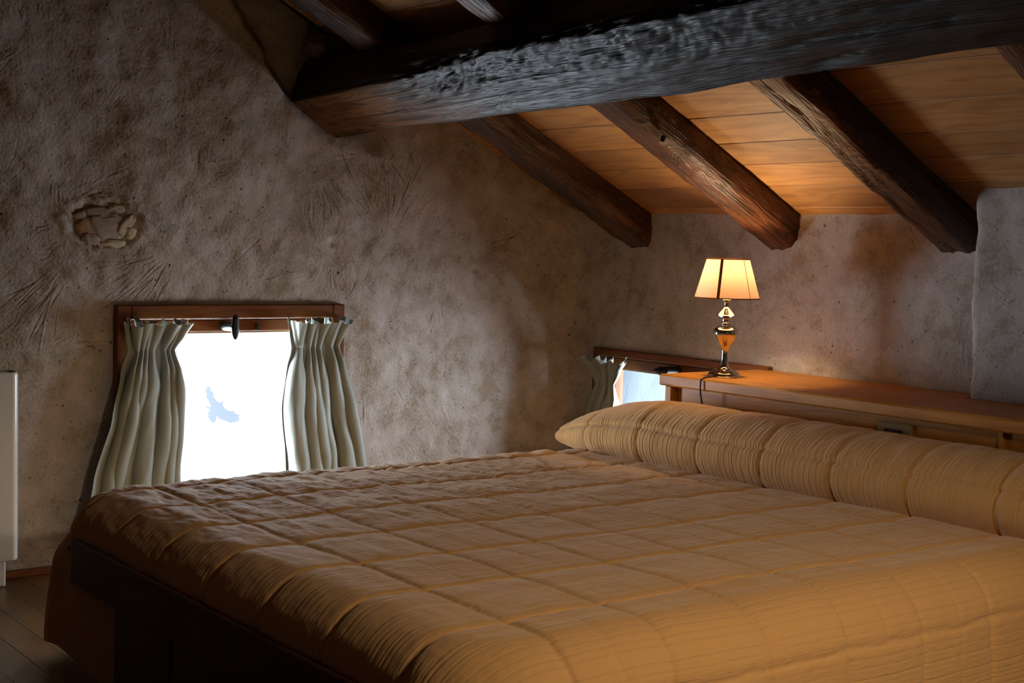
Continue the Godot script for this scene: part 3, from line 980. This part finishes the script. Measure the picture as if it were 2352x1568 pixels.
func bed() -> void:
	# frame: a foot rail, side rails, the plinth it stands on
	var f := thing("bed_frame", "dark brown wooden bed base with a foot rail under the quilted spread", "bed frame")
	var b := MB.new()
	b.box(Vector3(-2.802, 0.318, 2.07), Vector3(0.036, 0.128, 1.74), 0.004, 2)
	obj("foot_rail", b, M.bedwood, f)
	for z in [1.22, 2.92]:
		b = MB.new()
		b.box(Vector3(-1.69, 0.318, z), Vector3(2.18, 0.128, 0.036), 0.004, 0)
		obj("side_rail", b, M.bedwood, f)
	b = MB.new()
	b.box(Vector3(-2.79, 0.127, 1.68), Vector3(0.034, 0.254, 0.37), 0.004, 1)
	obj("leg", b, M.bedwood, f)
	b = MB.new()
	b.box(Vector3(-2.79, 0.127, 2.36), Vector3(0.034, 0.254, 0.97), 0.004, 1)
	obj("base_panel", b, M.bedwood, f)
	b = MB.new()
	b.box(Vector3(-1.69, 0.33, 2.07), Vector3(2.16, 0.03, 1.66), 0.003, 2)
	obj("deck", b, M.bedwood, f)
	# the spread
	var sp := thing("bedspread", "quilted golden-beige bedspread with crinkled stripes covering the bed", "bedspread")
	b = MB.new()
	var r := 0.14
	var x0 := -2.655
	var z0 := 1.115
	var z1 := 2.985
	var hb := 0.492
	var us := PackedFloat32Array()
	var ws := PackedFloat32Array()
	var u := -2.875
	while u < -0.56:
		us.append(u)
		u += 0.0052
	var w := 0.80
	while w < 3.56:
		ws.append(w)
		w += 0.0052
	var nu := us.size() - 1
	var nv := ws.size() - 1
	var p := PackedVector3Array()
	var t := PackedVector2Array()
	for j in nv + 1:
		for i in nu + 1:
			var q := Vector2(us[i], ws[j])
			var core_q := Vector2(maxf(q.x, x0), clampf(q.y, z0, z1))
			# corners of the mattress are rounded in plan
			var cr := 0.07
			var cc := Vector2(maxf(q.x, x0 + cr), clampf(q.y, z0 + cr, z1 - cr))
			if q.x < x0 + cr and (q.y < z0 + cr or q.y > z1 - cr):
				var dd := q - cc
				core_q = cc + dd.normalized() * minf(dd.length(), cr)
			var over := q - core_q
			var sd := over.length()
			var pos := Vector3(q.x, hb, q.y)
			var nrm := Vector3.UP
			if sd > 1e-6:
				var n := over / sd
				var phi := minf(sd / r, PI / 2)
				var rest := maxf(0.0, sd - r * PI / 2)
				pos = Vector3(core_q.x + n.x * r * sin(phi), hb - r * (1.0 - cos(phi)) - rest, core_q.y + n.y * r * sin(phi))
				nrm = Vector3(n.x * sin(phi), cos(phi), n.y * sin(phi))
				if rest > 0.0:
					pos += Vector3(n.x, 0, n.y) * rest * 0.06
			pos += nrm * quilt(q.x, q.y)
			pos.y += n1.get_noise_2d(q.x * 1.3, q.y * 1.3 + 4.0) * 0.008
			pos.y = maxf(pos.y, 0.03)
			p.append(pos)
			t.append(Vector2(q.x / 1.6, q.y / 2.4))
	b.grid(p, t, nu, nv, false)
	obj("quilted_top", b, M.cloth, sp)
	# the far side hangs to the floor and sweeps round the foot corner
	var path := [Vector2(-0.62, 1.0), Vector2(-1.0, 0.985), Vector2(-1.5, 0.995), Vector2(-2.0, 0.98), Vector2(-2.4, 0.985), Vector2(-2.64, 0.985), Vector2(-2.755, 0.995), Vector2(-2.79, 1.04), Vector2(-2.782, 1.13), Vector2(-2.775, 1.27), Vector2(-2.772, 1.45), Vector2(-2.772, 1.58)]
	var fine := []
	for k in path.size() - 1:
		for m in 12:
			fine.append(path[k].cubic_interpolate(path[k + 1], path[maxi(k - 1, 0)], path[mini(k + 2, path.size() - 1)], m / 12.0))
	fine.append(path[path.size() - 1])
	b = MB.new()
	p = PackedVector3Array()
	t = PackedVector2Array()
	nu = fine.size() - 1
	nv = 60
	var arc := 0.0
	var arcs := [0.0]
	for i in nu:
		arc += fine[i].distance_to(fine[i + 1])
		arcs.append(arc)
	for j in nv + 1:
		var g := float(j) / nv
		for i in nu + 1:
			var c: Vector2 = fine[i]
			var a: float = arcs[i]
			var flare := smoothstep(0.0, 1.0, g)
			var turnw := smoothstep(1.85, 2.2, a) * smoothstep(2.75, 2.3, a)
			var hem := 0.035 + 0.018 * sin(a * 9.0) - 0.02 * smoothstep(2.3, 2.6, a)
			var y := lerpf(0.43, maxf(hem, 0.008), g)
			var rip := sin(a * 21.0 + n1.get_noise_1d(a * 3.0) * 3.0) * 0.010 * flare + quilt(-2.9 + a * 0.5, 0.9 + y) * 0.3
			var wide := Vector2(-1, -0.25).normalized() * turnw * (0.012 + 0.035 * flare)
			var side := Vector2(0, -1) if a < 2.0 else Vector2(-1, 0)
			var q := c + wide - Vector2(side.x, side.y) * 0.035 * smoothstep(0.35, 0.0, g) + (Vector2(0.03, 0.02) * smoothstep(0.4, 0.0, g) * turnw) + side * rip * (1.0 if a < 2.1 else 0.2)
			p.append(Vector3(q.x, y, q.y))
			t.append(Vector2(y / 1.6, a / 2.4))
	b.grid(p, t, nu, nv, true)
	obj("side_drape", b, M.cloth, sp)
	bolster(sp)


# the roll that the spread makes over the pillows
func bolster(sp: Node) -> void:
	var b := MB.new()
	var prof := [Vector2(-0.845, -0.02), Vector2(-0.872, 0.005), Vector2(-0.893, 0.045), Vector2(-0.892, 0.09), Vector2(-0.862, 0.14), Vector2(-0.80, 0.178), Vector2(-0.72, 0.192), Vector2(-0.65, 0.186), Vector2(-0.60, 0.16), Vector2(-0.578, 0.10), Vector2(-0.575, 0.03), Vector2(-0.575, -0.03)]
	var ring := []
	for k in prof.size() - 1:
		for m in 14:
			ring.append(prof[k].cubic_interpolate(prof[k + 1], prof[maxi(k - 1, 0)], prof[mini(k + 2, prof.size() - 1)], m / 14.0))
	ring.append(prof[prof.size() - 1])
	var cu := [0.0]
	for k in ring.size() - 1:
		cu.append(cu[k] + ring[k].distance_to(ring[k + 1]))
	var total: float = cu[cu.size() - 1]
	var nu := ring.size() - 1
	var p := PackedVector3Array()
	var t := PackedVector2Array()
	var nv := 0
	var z := 0.90
	while z < 3.30:
		var f := clampf((z - 0.90) / 0.56, 0.0, 1.0)
		var tall := pow(1.0 - pow(1.0 - f, 1.6), 0.66)
		var end := clampf((3.30 - z) / 0.35, 0.0, 1.0)
		tall = lerpf(0.20, 1.0, tall) * pow(end, 0.4)
		var fwd := lerpf(0.86, 1.0, smoothstep(0.0, 0.5, f))
		var shut := sqrt(clampf((z - 0.90) / 0.05, 0.0, 1.0))      # the end is rounded off
		tall *= shut
		for i in nu + 1:
			var q: Vector2 = ring[i]
			var k := 0
			var a := puff(z + n2.get_noise_2d(cu[i] * 6.0, z * 3.0) * 0.007 + n2.get_noise_2d(cu[i] * 40.0, z * 40.0) * 0.002, SEAM_Z, -24.0)
			# seams along the roll
			var along := 1.0
			for s in [0.155, 0.41]:
				var e: float = (cu[i] - s - n2.get_noise_1d(z * 4.0) * 0.004) / 0.009
				along = minf(along, 1.0 - exp(-e * e))
			var d := 0.0070 * a + 0.0012 * puff(z, SEAM_Z, -2.0) - 0.0085 * (1.0 - along) + n1.get_noise_2d(cu[i] * 6.0, z * 7.0) * 0.004 * a
			var c := Vector2(-0.70, 0.06)
			var out := (q - c).normalized()
			q += out * d
			p.append(Vector3(-0.73 + ((-0.575 + (q.x + 0.575) * fwd) + 0.73) * lerpf(0.5, 1.0, shut), 0.505 + q.y * tall + n1.get_noise_1d(z * 1.2) * 0.006, z))
			t.append(Vector2(cu[i] / 1.6, z / 2.4))
		nv += 1
		z += 0.005
	b.grid(p, t, nu, nv - 1, true)
	obj("pillow_roll", b, M.cloth_roll, sp).set_meta("label", "spread drawn over the pillows in a long roll")


# ---------------------------------------------------------------- headboard with its broad shelf
func headboard() -> void:
	var h := thing("headboard", "orange pine headboard with a broad shelf top behind the pillows", "headboard")
	var far_z := 3.35
	var near := 1.200
	var cuts := [-0.572, -0.435, -0.29, -0.153]
	for k in 3:
		var b := MB.new()
		var w: float = cuts[k + 1] - cuts[k]
		b.box(Vector3(cuts[k] + w / 2, 0.7585 - 0.0006 * k, (near + far_z) / 2), Vector3(w - 0.0012, 0.043, far_z - near), 0.006 if k == 0 else 0.0012, 2, Vector2(0.15 + 0.31 * k, 0.2 + 0.23 * k))
		obj("shelf_board", b, M.head, h)
	var b := MB.new()
	b.box(Vector3(-0.080, 0.757, (near + 2.25) / 2), Vector3(0.143, 0.043, 2.25 - near), 0.003, 2, Vector2(0.7, 0.6))
	obj("shelf_board", b, M.head, h)
	b = MB.new()
	b.box(Vector3(-0.535, 0.368, 1.236), Vector3(0.04, 0.736, 0.036), 0.004, 1, Vector2(0.3, 0.1))
	obj("post", b, M.head, h)
	b = MB.new()
	b.box(Vector3(-0.27, 0.368, 1.232), Vector3(0.48, 0.736, 0.026), 0.003, 1, Vector2(0.5, 0.3))
	obj("end_panel", b, M.head, h)
	var zs := [1.255, 2.655, 3.31]
	for k in 2:
		b = MB.new()
		b.box(Vector3(-0.514, 0.372, (zs[k] + zs[k + 1]) / 2), Vector3(0.022, 0.728, zs[k + 1] - zs[k] - 0.004), 0.003, 2, Vector2(0.4 + k * 0.3, 0.45))
		obj("panel", b, M.head, h)
	b = MB.new()
	b.box(Vector3(-0.522, 0.368, 2.655), Vector3(0.03, 0.736, 0.02), 0.003, 1, Vector2(0.8, 0.8))
	obj("stile", b, M.head, h)
	b = MB.new()
	b.box(Vector3(-0.535, 0.368, 3.315), Vector3(0.04, 0.736, 0.036), 0.004, 1, Vector2(0.6, 0.4))
	obj("post", b, M.head, h)
	# socket plate let into the panel
	b = MB.new()
	b.box(Vector3(-0.530, 0.672, 2.265), Vector3(0.012, 0.084, 0.138), 0.004, 2)
	var pl := obj("socket_plate", b, M.plate, h)
	pl.set_meta("label", "beige wall socket plate with dark inserts")
	for k in 3:
		b = MB.new()
		b.box(Vector3(-0.5355, 0.672, 2.265 + (k - 1) * 0.0245), Vector3(0.006, 0.045, 0.023), 0.002, 2)
		obj("socket_insert", b, M.slot, pl)


# ---------------------------------------------------------------- the lamp that is lit
func lamp_shade(root: Node3D, c: Vector3, low: float, top: float, r0: float, r1: float) -> void:
	var b := MB.new()
	b.lathe([Vector2(r0, low), Vector2(lerpf(r0, r1, 0.5), (low + top) / 2), Vector2(r1, top)], c, 72, 6)
	var sh := obj("shade", b, M.shade, root)
	sh.set_meta("label", "glowing cream fabric shade")
	for e in [[r0, low], [r1, top]]:
		b = MB.new()
		var pts := []
		for k in 49:
			var a := TAU * k / 48.0
			pts.append(c + Vector3(cos(a) * e[0], e[1], sin(a) * e[0]))
		b.tube(pts, 0.0022, 6)
		obj("rim", b, M.shade_seam, sh)
	# seams of the panels
	for s in [[151.0, 0.0055], [91.0, 0.0013], [31.0, 0.0013], [271.0, 0.0013], [211.0, 0.0013], [331.0, 0.0013]]:
		b = MB.new()
		var a := deg_to_rad(s[0])
		var d := Vector3(cos(a), 0, sin(a))
		var e := Vector3(-d.z, 0, d.x)
		var p := PackedVector3Array()
		var t := PackedVector2Array()
		for j in 9:
			var g := j / 8.0
			var q := c + d * (lerpf(r0, r1, g) + 0.0012) + Vector3(0, lerpf(low, top, g), 0)
			for i in 2:
				p.append(q + e * s[1] * (i * 2 - 1))
				t.append(Vector2(i, g))
		b.grid(p, t, 1, 8, false)
		obj("seam", b, M.shade_seam, sh)

func glow(at: Vector3, energy: float, parent: Node, r := 0.022) -> void:
	var l := OmniLight3D.new()
	l.name = "lamp_light"
	l.light_color = Color(1.0, 0.90, 0.74)
	l.light_energy = energy
	l.light_size = r
	l.omni_range = 12.0
	l.omni_attenuation = 2.0
	l.shadow_enabled = true
	l.position = at
	parent.add_child(l, true)

func table_lamp() -> void:
	var c := Vector3(-0.405, 0.780, 1.378)
	var root := thing("table_lamp", "lit table lamp with turned chrome foot and cream shade on the headboard shelf", "lamp", c)
	var k := 0.001630 / 4.9
	var pts := [[0, 0], [176, 0], [183, 8], [182, 22], [168, 42], [130, 62], [84, 82], [56, 108], [44, 140], [38, 200], [37, 262], [42, 300], [55, 334], [74, 366], [98, 402], [122, 440], [138, 470], [141, 498], [132, 526], [108, 548], [74, 562], [50, 570], [49, 578], [54, 590], [51, 602], [44, 612], [44, 636], [52, 656], [78, 672], [106, 682], [108, 688], [92, 706], [66, 732], [40, 758], [28, 776], [26, 800], [30, 830], [46, 852], [48, 864], [30, 874]]
	var prof := []
	for q in pts:
		prof.append(Vector2(q[0], q[1]) * k)
	var b := MB.new()
	b.lathe(prof, Vector3.ZERO, 64, 4)
	obj("foot", b, M.chrome, root).set_meta("label", "turned chrome foot")
	b = MB.new()
	b.lathe([Vector2(0.0, 0.286), Vector2(0.0105, 0.286), Vector2(0.0105, 0.335), Vector2(0.0, 0.335)], Vector3.ZERO, 24, 1)
	obj("socket", b, M.iron, root)
	lamp_shade(root, Vector3.ZERO, 0.2935, 0.438, 0.1205, 0.0795)
	b = MB.new()
	b.lathe([Vector2(0.0, 0.335), Vector2(0.010, 0.337), Vector2(0.014, 0.358), Vector2(0.0205, 0.384), Vector2(0.018, 0.404), Vector2(0.010, 0.415), Vector2(0.0, 0.417)], Vector3.ZERO, 24, 3)
	obj("bulb", b, M.bulb, root)
	glow(Vector3(0, 0.392, 0), 0.22, root, 0.014)
	# the cord runs off the shelf and down behind the pillows
	b = MB.new()
	var cp := [Vector3(-0.050, 0.006, 0.004), Vector3(-0.075, 0.004, 0.012), Vector3(-0.115, 0.004, 0.030), Vector3(-0.150, 0.0035, 0.046), Vector3(-0.168, 0.001, 0.053), Vector3(-0.175, -0.010, 0.055), Vector3(-0.176, -0.045, 0.056), Vector3(-0.170, -0.09, 0.062), Vector3(-0.160, -0.14, 0.070), Vector3(-0.150, -0.19, 0.078), Vector3(-0.145, -0.26, 0.084)]
	var sm := []
	for i in cp.size() - 1:
		for m in 5:
			sm.append(cp[i].cubic_interpolate(cp[i + 1], cp[maxi(i - 1, 0)], cp[mini(i + 2, cp.size() - 1)], m / 5.0))
	b.tube(sm, 0.0032, 8)
	obj("power_cord", b, M.cord, root).set_meta("label", "thin black power cord")


# an added pendant with a closed metal shade hangs out of the picture, to the right of the camera, to throw warm light on the near side of the bed
func pendant() -> void:
	var c := Vector3(-2.05, 1.78, 4.60)
	var root := thing("added_pendant_lamp", "added dark metal pendant lamp, unseen, hanging past the near side of the bed", "lamp", c)
	var aim := Basis.looking_at(Vector3(0.12, -1.3, -1.3), Vector3.UP)
	var b := MB.new()
	b.lathe([Vector2(0.16, -0.10), Vector2(0.15, -0.04), Vector2(0.11, 0.03), Vector2(0.05, 0.08), Vector2(0.02, 0.11), Vector2(0.0, 0.112)], Vector3.ZERO, 48, 3)
	b.lathe([Vector2(0.0, 0.106), Vector2(0.046, 0.076), Vector2(0.105, 0.026), Vector2(0.145, -0.042), Vector2(0.156, -0.10), Vector2(0.16, -0.10)], Vector3.ZERO, 48, 3)
	obj("shade", b, M.iron, root)
	b = MB.new()
	b.lathe([Vector2(0.0, -0.09), Vector2(0.02, -0.085), Vector2(0.032, -0.06), Vector2(0.026, -0.03), Vector2(0.013, 0.0), Vector2(0.013, 0.05), Vector2(0.0, 0.05)], Vector3.ZERO, 24, 3)
	obj("bulb", b, M.bulb, root)
	b = MB.new()
	b.tube([Vector3(0, 0.11, 0), Vector3(0, 0.2, 0), Vector3(0, ceil_y(c.x) - c.y, 0)], 0.004, 8)
	obj("cable", b, M.cord, root)
	var l := SpotLight3D.new()
	l.name = "added_pendant_light"
	l.light_color = Color(1.0, 0.92, 0.80)
	l.light_energy = 3.2
	l.light_size = 0.05
	l.spot_range = 14.0
	l.spot_attenuation = 2.0
	l.spot_angle = 42.0
	l.spot_angle_attenuation = 0.8
	l.shadow_enabled = true
	l.transform = Transform3D(aim, Vector3(0, -0.105, 0))
	root.add_child(l)


# ---------------------------------------------------------------- curtains
# local x along the wall, y up, z into the room; the edges are given as [y, left, right] from top to bottom
func curtain(label: String, at: Transform3D, edge: Array, gather: float, folds: float, seed_: int) -> void:
	var nz := noise(1.0, seed_, 3)
	var root := thing("curtain", label, "curtain", Vector3.ZERO, "grey-green gathered curtains")
	root.transform = at
	var top: float = edge[0][0]
	var low: float = edge[edge.size() - 1][0]
	var span := func(y: float) -> Vector2:
		for k in edge.size() - 1:
			if y >= edge[k + 1][0]:
				var g: float = (edge[k][0] - y) / (edge[k][0] - edge[k + 1][0])
				g = g * g * (3.0 - 2.0 * g) * 0.5 + g * 0.5
				return Vector2(lerpf(edge[k][1], edge[k + 1][1], g), lerpf(edge[k][2], edge[k + 1][2], g))
		return Vector2(edge[edge.size() - 1][1], edge[edge.size() - 1][2])
	var shape := func(lo: float, hi: float, frill: bool) -> MB:
		var b := MB.new()
		var nu := 220
		var nv := 100 if not frill else 36
		var p := PackedVector3Array()
		var t := PackedVector2Array()
		for j in nv + 1:
			var y := lerpf(hi, lo, float(j) / nv)
			var sp: Vector2 = span.call(y)
			var down := clampf((gather - y) / (gather - low), 0.0, 1.0)
			var upw := clampf((y - gather) / (top - gather), 0.0, 1.0)
			for i in nu + 1:
				var u := float(i) / nu
				var ph := TAU * folds * (u + 0.05 * sin(TAU * u * 1.7 + seed_) + nz.get_noise_2d(u * 2.0, y * 0.9) * 0.035)
				var a := cos(ph)
				var amp := 0.0065 + 0.025 * smoothstep(0.0, 0.22, down) + 0.014 * down
				amp *= 1.0 + 0.5 * nz.get_noise_2d(u * 5.0, down * 1.2 + 7.0)
				if frill:
					amp = 0.0065 + 0.026 * upw * (0.8 + 0.8 * nz.get_noise_1d(u * 9.0))
				var zz := a * amp + cos(ph * 2.0 + 1.0) * 0.0022
				# pinched pleats below the gather open into soft pockets
				zz += 0.006 * exp(-pow((down - 0.06) / 0.06, 2.0)) * cos(ph * 2.0)
				var side := sin(ph) * amp * (0.55 if not frill else 0.75) + sin(ph * 2.0) * amp * 0.16
				var x := lerpf(sp.x, sp.y, u) + side * smoothstep(0.0, 0.06, minf(u, 1.0 - u))
				var yy := y
				if frill:
					zz += 0.020 * upw * upw
					yy += upw * (nz.get_noise_1d(u * 14.0 + 3.0) * 0.022 - a * 0.010)
					x += upw * nz.get_noise_1d(u * 11.0 + 30.0) * 0.016
				p.append(Vector3(x, yy, 0.055 + zz))
				t.append(Vector2(u, y))
		b.grid(p, t, nu, nv, true)
		return b
	obj("drape", shape.call(low, gather, false), M.curtain, root)
	obj("gathered_heading", shape.call(gather - 0.001, top, true), M.curtain, root)

func curtains() -> void:
	curtain("grey-green gathered curtain at the left of the gable window", Transform3D.IDENTITY,
		[[0.925, -2.225, -1.955], [0.875, -2.21, -1.975], [0.815, -2.195, -2.005], [0.74, -2.225, -1.985], [0.57, -2.27, -1.980], [0.33, -2.34, -1.985], [0.10, -2.40, -1.98]], 0.815, 7.2, 3)
	curtain("grey-green gathered curtain at the right of the gable window", Transform3D.IDENTITY,
		[[0.925, -1.535, -1.255], [0.875, -1.522, -1.272], [0.815, -1.512, -1.288], [0.74, -1.525, -1.265], [0.57, -1.537, -1.225], [0.33, -1.512, -1.175], [0.10, -1.50, -1.13]], 0.815, 6.6, 8)
	curtain("beige gathered curtain of the eaves window, in the corner beside the headboard", Transform3D(Basis(Vector3.BACK, Vector3.UP, Vector3.LEFT), Vector3.ZERO),
		[[0.748, 0.15, 0.455], [0.70, 0.185, 0.41], [0.632, 0.215, 0.362], [0.57, 0.185, 0.385], [0.43, 0.13, 0.40], [0.12, 0.10, 0.41]], 0.632, 5.2, 14)


# ---------------------------------------------------------------- small things
func small_things() -> void:
	# soaring bird sticker on the gable window
	var pts := [[1072, 690], [1090, 705], [1088, 720], [1112, 742], [1105, 755], [1130, 790], [1150, 802], [1165, 800], [1170, 788], [1177, 795], [1172, 820], [1195, 845], [1225, 860], [1262, 862], [1255, 875], [1300, 888], [1285, 900], [1304, 920], [1285, 918], [1288, 935], [1270, 930], [1260, 940], [1245, 935], [1230, 940], [1200, 925], [1170, 915], [1145, 905], [1132, 885], [1132, 915], [1115, 930], [1100, 932], [1080, 910], [1065, 885], [1075, 855], [1084, 842], [1062, 834], [1056, 822], [1072, 826], [1086, 830], [1088, 815], [1075, 790], [1055, 762], [1060, 750], [1048, 725], [1060, 700]]
	var flat := PackedVector2Array()
	for q in pts:
		flat.append(Vector2((q[0] - 1170) * 0.000615, (820 - q[1]) * 0.000615))
	var tri := Geometry2D.triangulate_polygon(flat)
	var b := MB.new()
	for k in range(0, tri.size(), 3):
		var w := []
		for m in 3:
			w.append(Vector3(flat[tri[k + m]].x, flat[tri[k + m]].y, 0))
		b.poly(w, Vector3.BACK, [Vector2.ZERO, Vector2.ZERO, Vector2.ZERO])
	for k in flat.size():
		var a := flat[k]
		var c := flat[(k + 1) % flat.size()]
		var out := Vector3(c.y - a.y, a.x - c.x, 0)
		b.poly([Vector3(a.x, a.y, 0), Vector3(c.x, c.y, 0), Vector3(c.x, c.y, -0.0008), Vector3(a.x, a.y, -0.0008)], out, [Vector2.ZERO, Vector2.ZERO, Vector2.ZERO, Vector2.ZERO])
	var s := obj("bird_sticker", b, M.decal)
	s.position = Vector3(-1.765, 0.582, -0.0425)
	tag(s, "pale blue-grey soaring bird sticker on the gable window pane", "sticker")
	# the end of a white radiator at the left edge
	var r := thing("radiator", "white enamelled radiator at the left edge before the gable wall", "radiator", Vector3(-2.63, 0, 0.115))
	b = MB.new()
	var prof := []
	for k in 9:
		var a := PI / 2 * k / 8.0
		prof.append(Vector2(-0.028 + 0.028 * sin(a), 0.024 + 0.028 * cos(a)))
	for k in 9:
		var a := PI / 2 * k / 8.0
		prof.append(Vector2(-0.028 + 0.028 * cos(a), -0.024 - 0.028 * sin(a)))
	prof.push_front(Vector2(-0.70, 0.052))
	prof.append(Vector2(-0.70, -0.052))
	var p := PackedVector3Array()
	var t := PackedVector2Array()
	var rows := [[0.104, 0.012], [0.097, 0.006], [0.100, 0.0], [0.112, 0.0], [0.75, 0.0], [0.757, 0.001], [0.760, 0.006]]
	for q in rows:
		for k in prof.size():
			p.append(Vector3(prof[k].x - q[1], q[0], prof[k].y * (1.0 - q[1] * 8.0)))
			t.append(Vector2(k, q[0]))
	b.grid(p, t, prof.size() - 1, rows.size() - 1, false)
	b.box(Vector3(-0.36, 0.756, 0), Vector3(0.66, 0.006, 0.09), 0.002)
	b.box(Vector3(-0.36, 0.103, 0), Vector3(0.66, 0.006, 0.09), 0.002)
	obj("panel", b, M.white, r)
	for k in 2:
		b = MB.new()
		b.box(Vector3(-0.060 - 0.5 * k, 0.055, 0.0), Vector3(0.042, 0.11, 0.05), 0.006, 1)
		obj("leg", b, M.white, r)
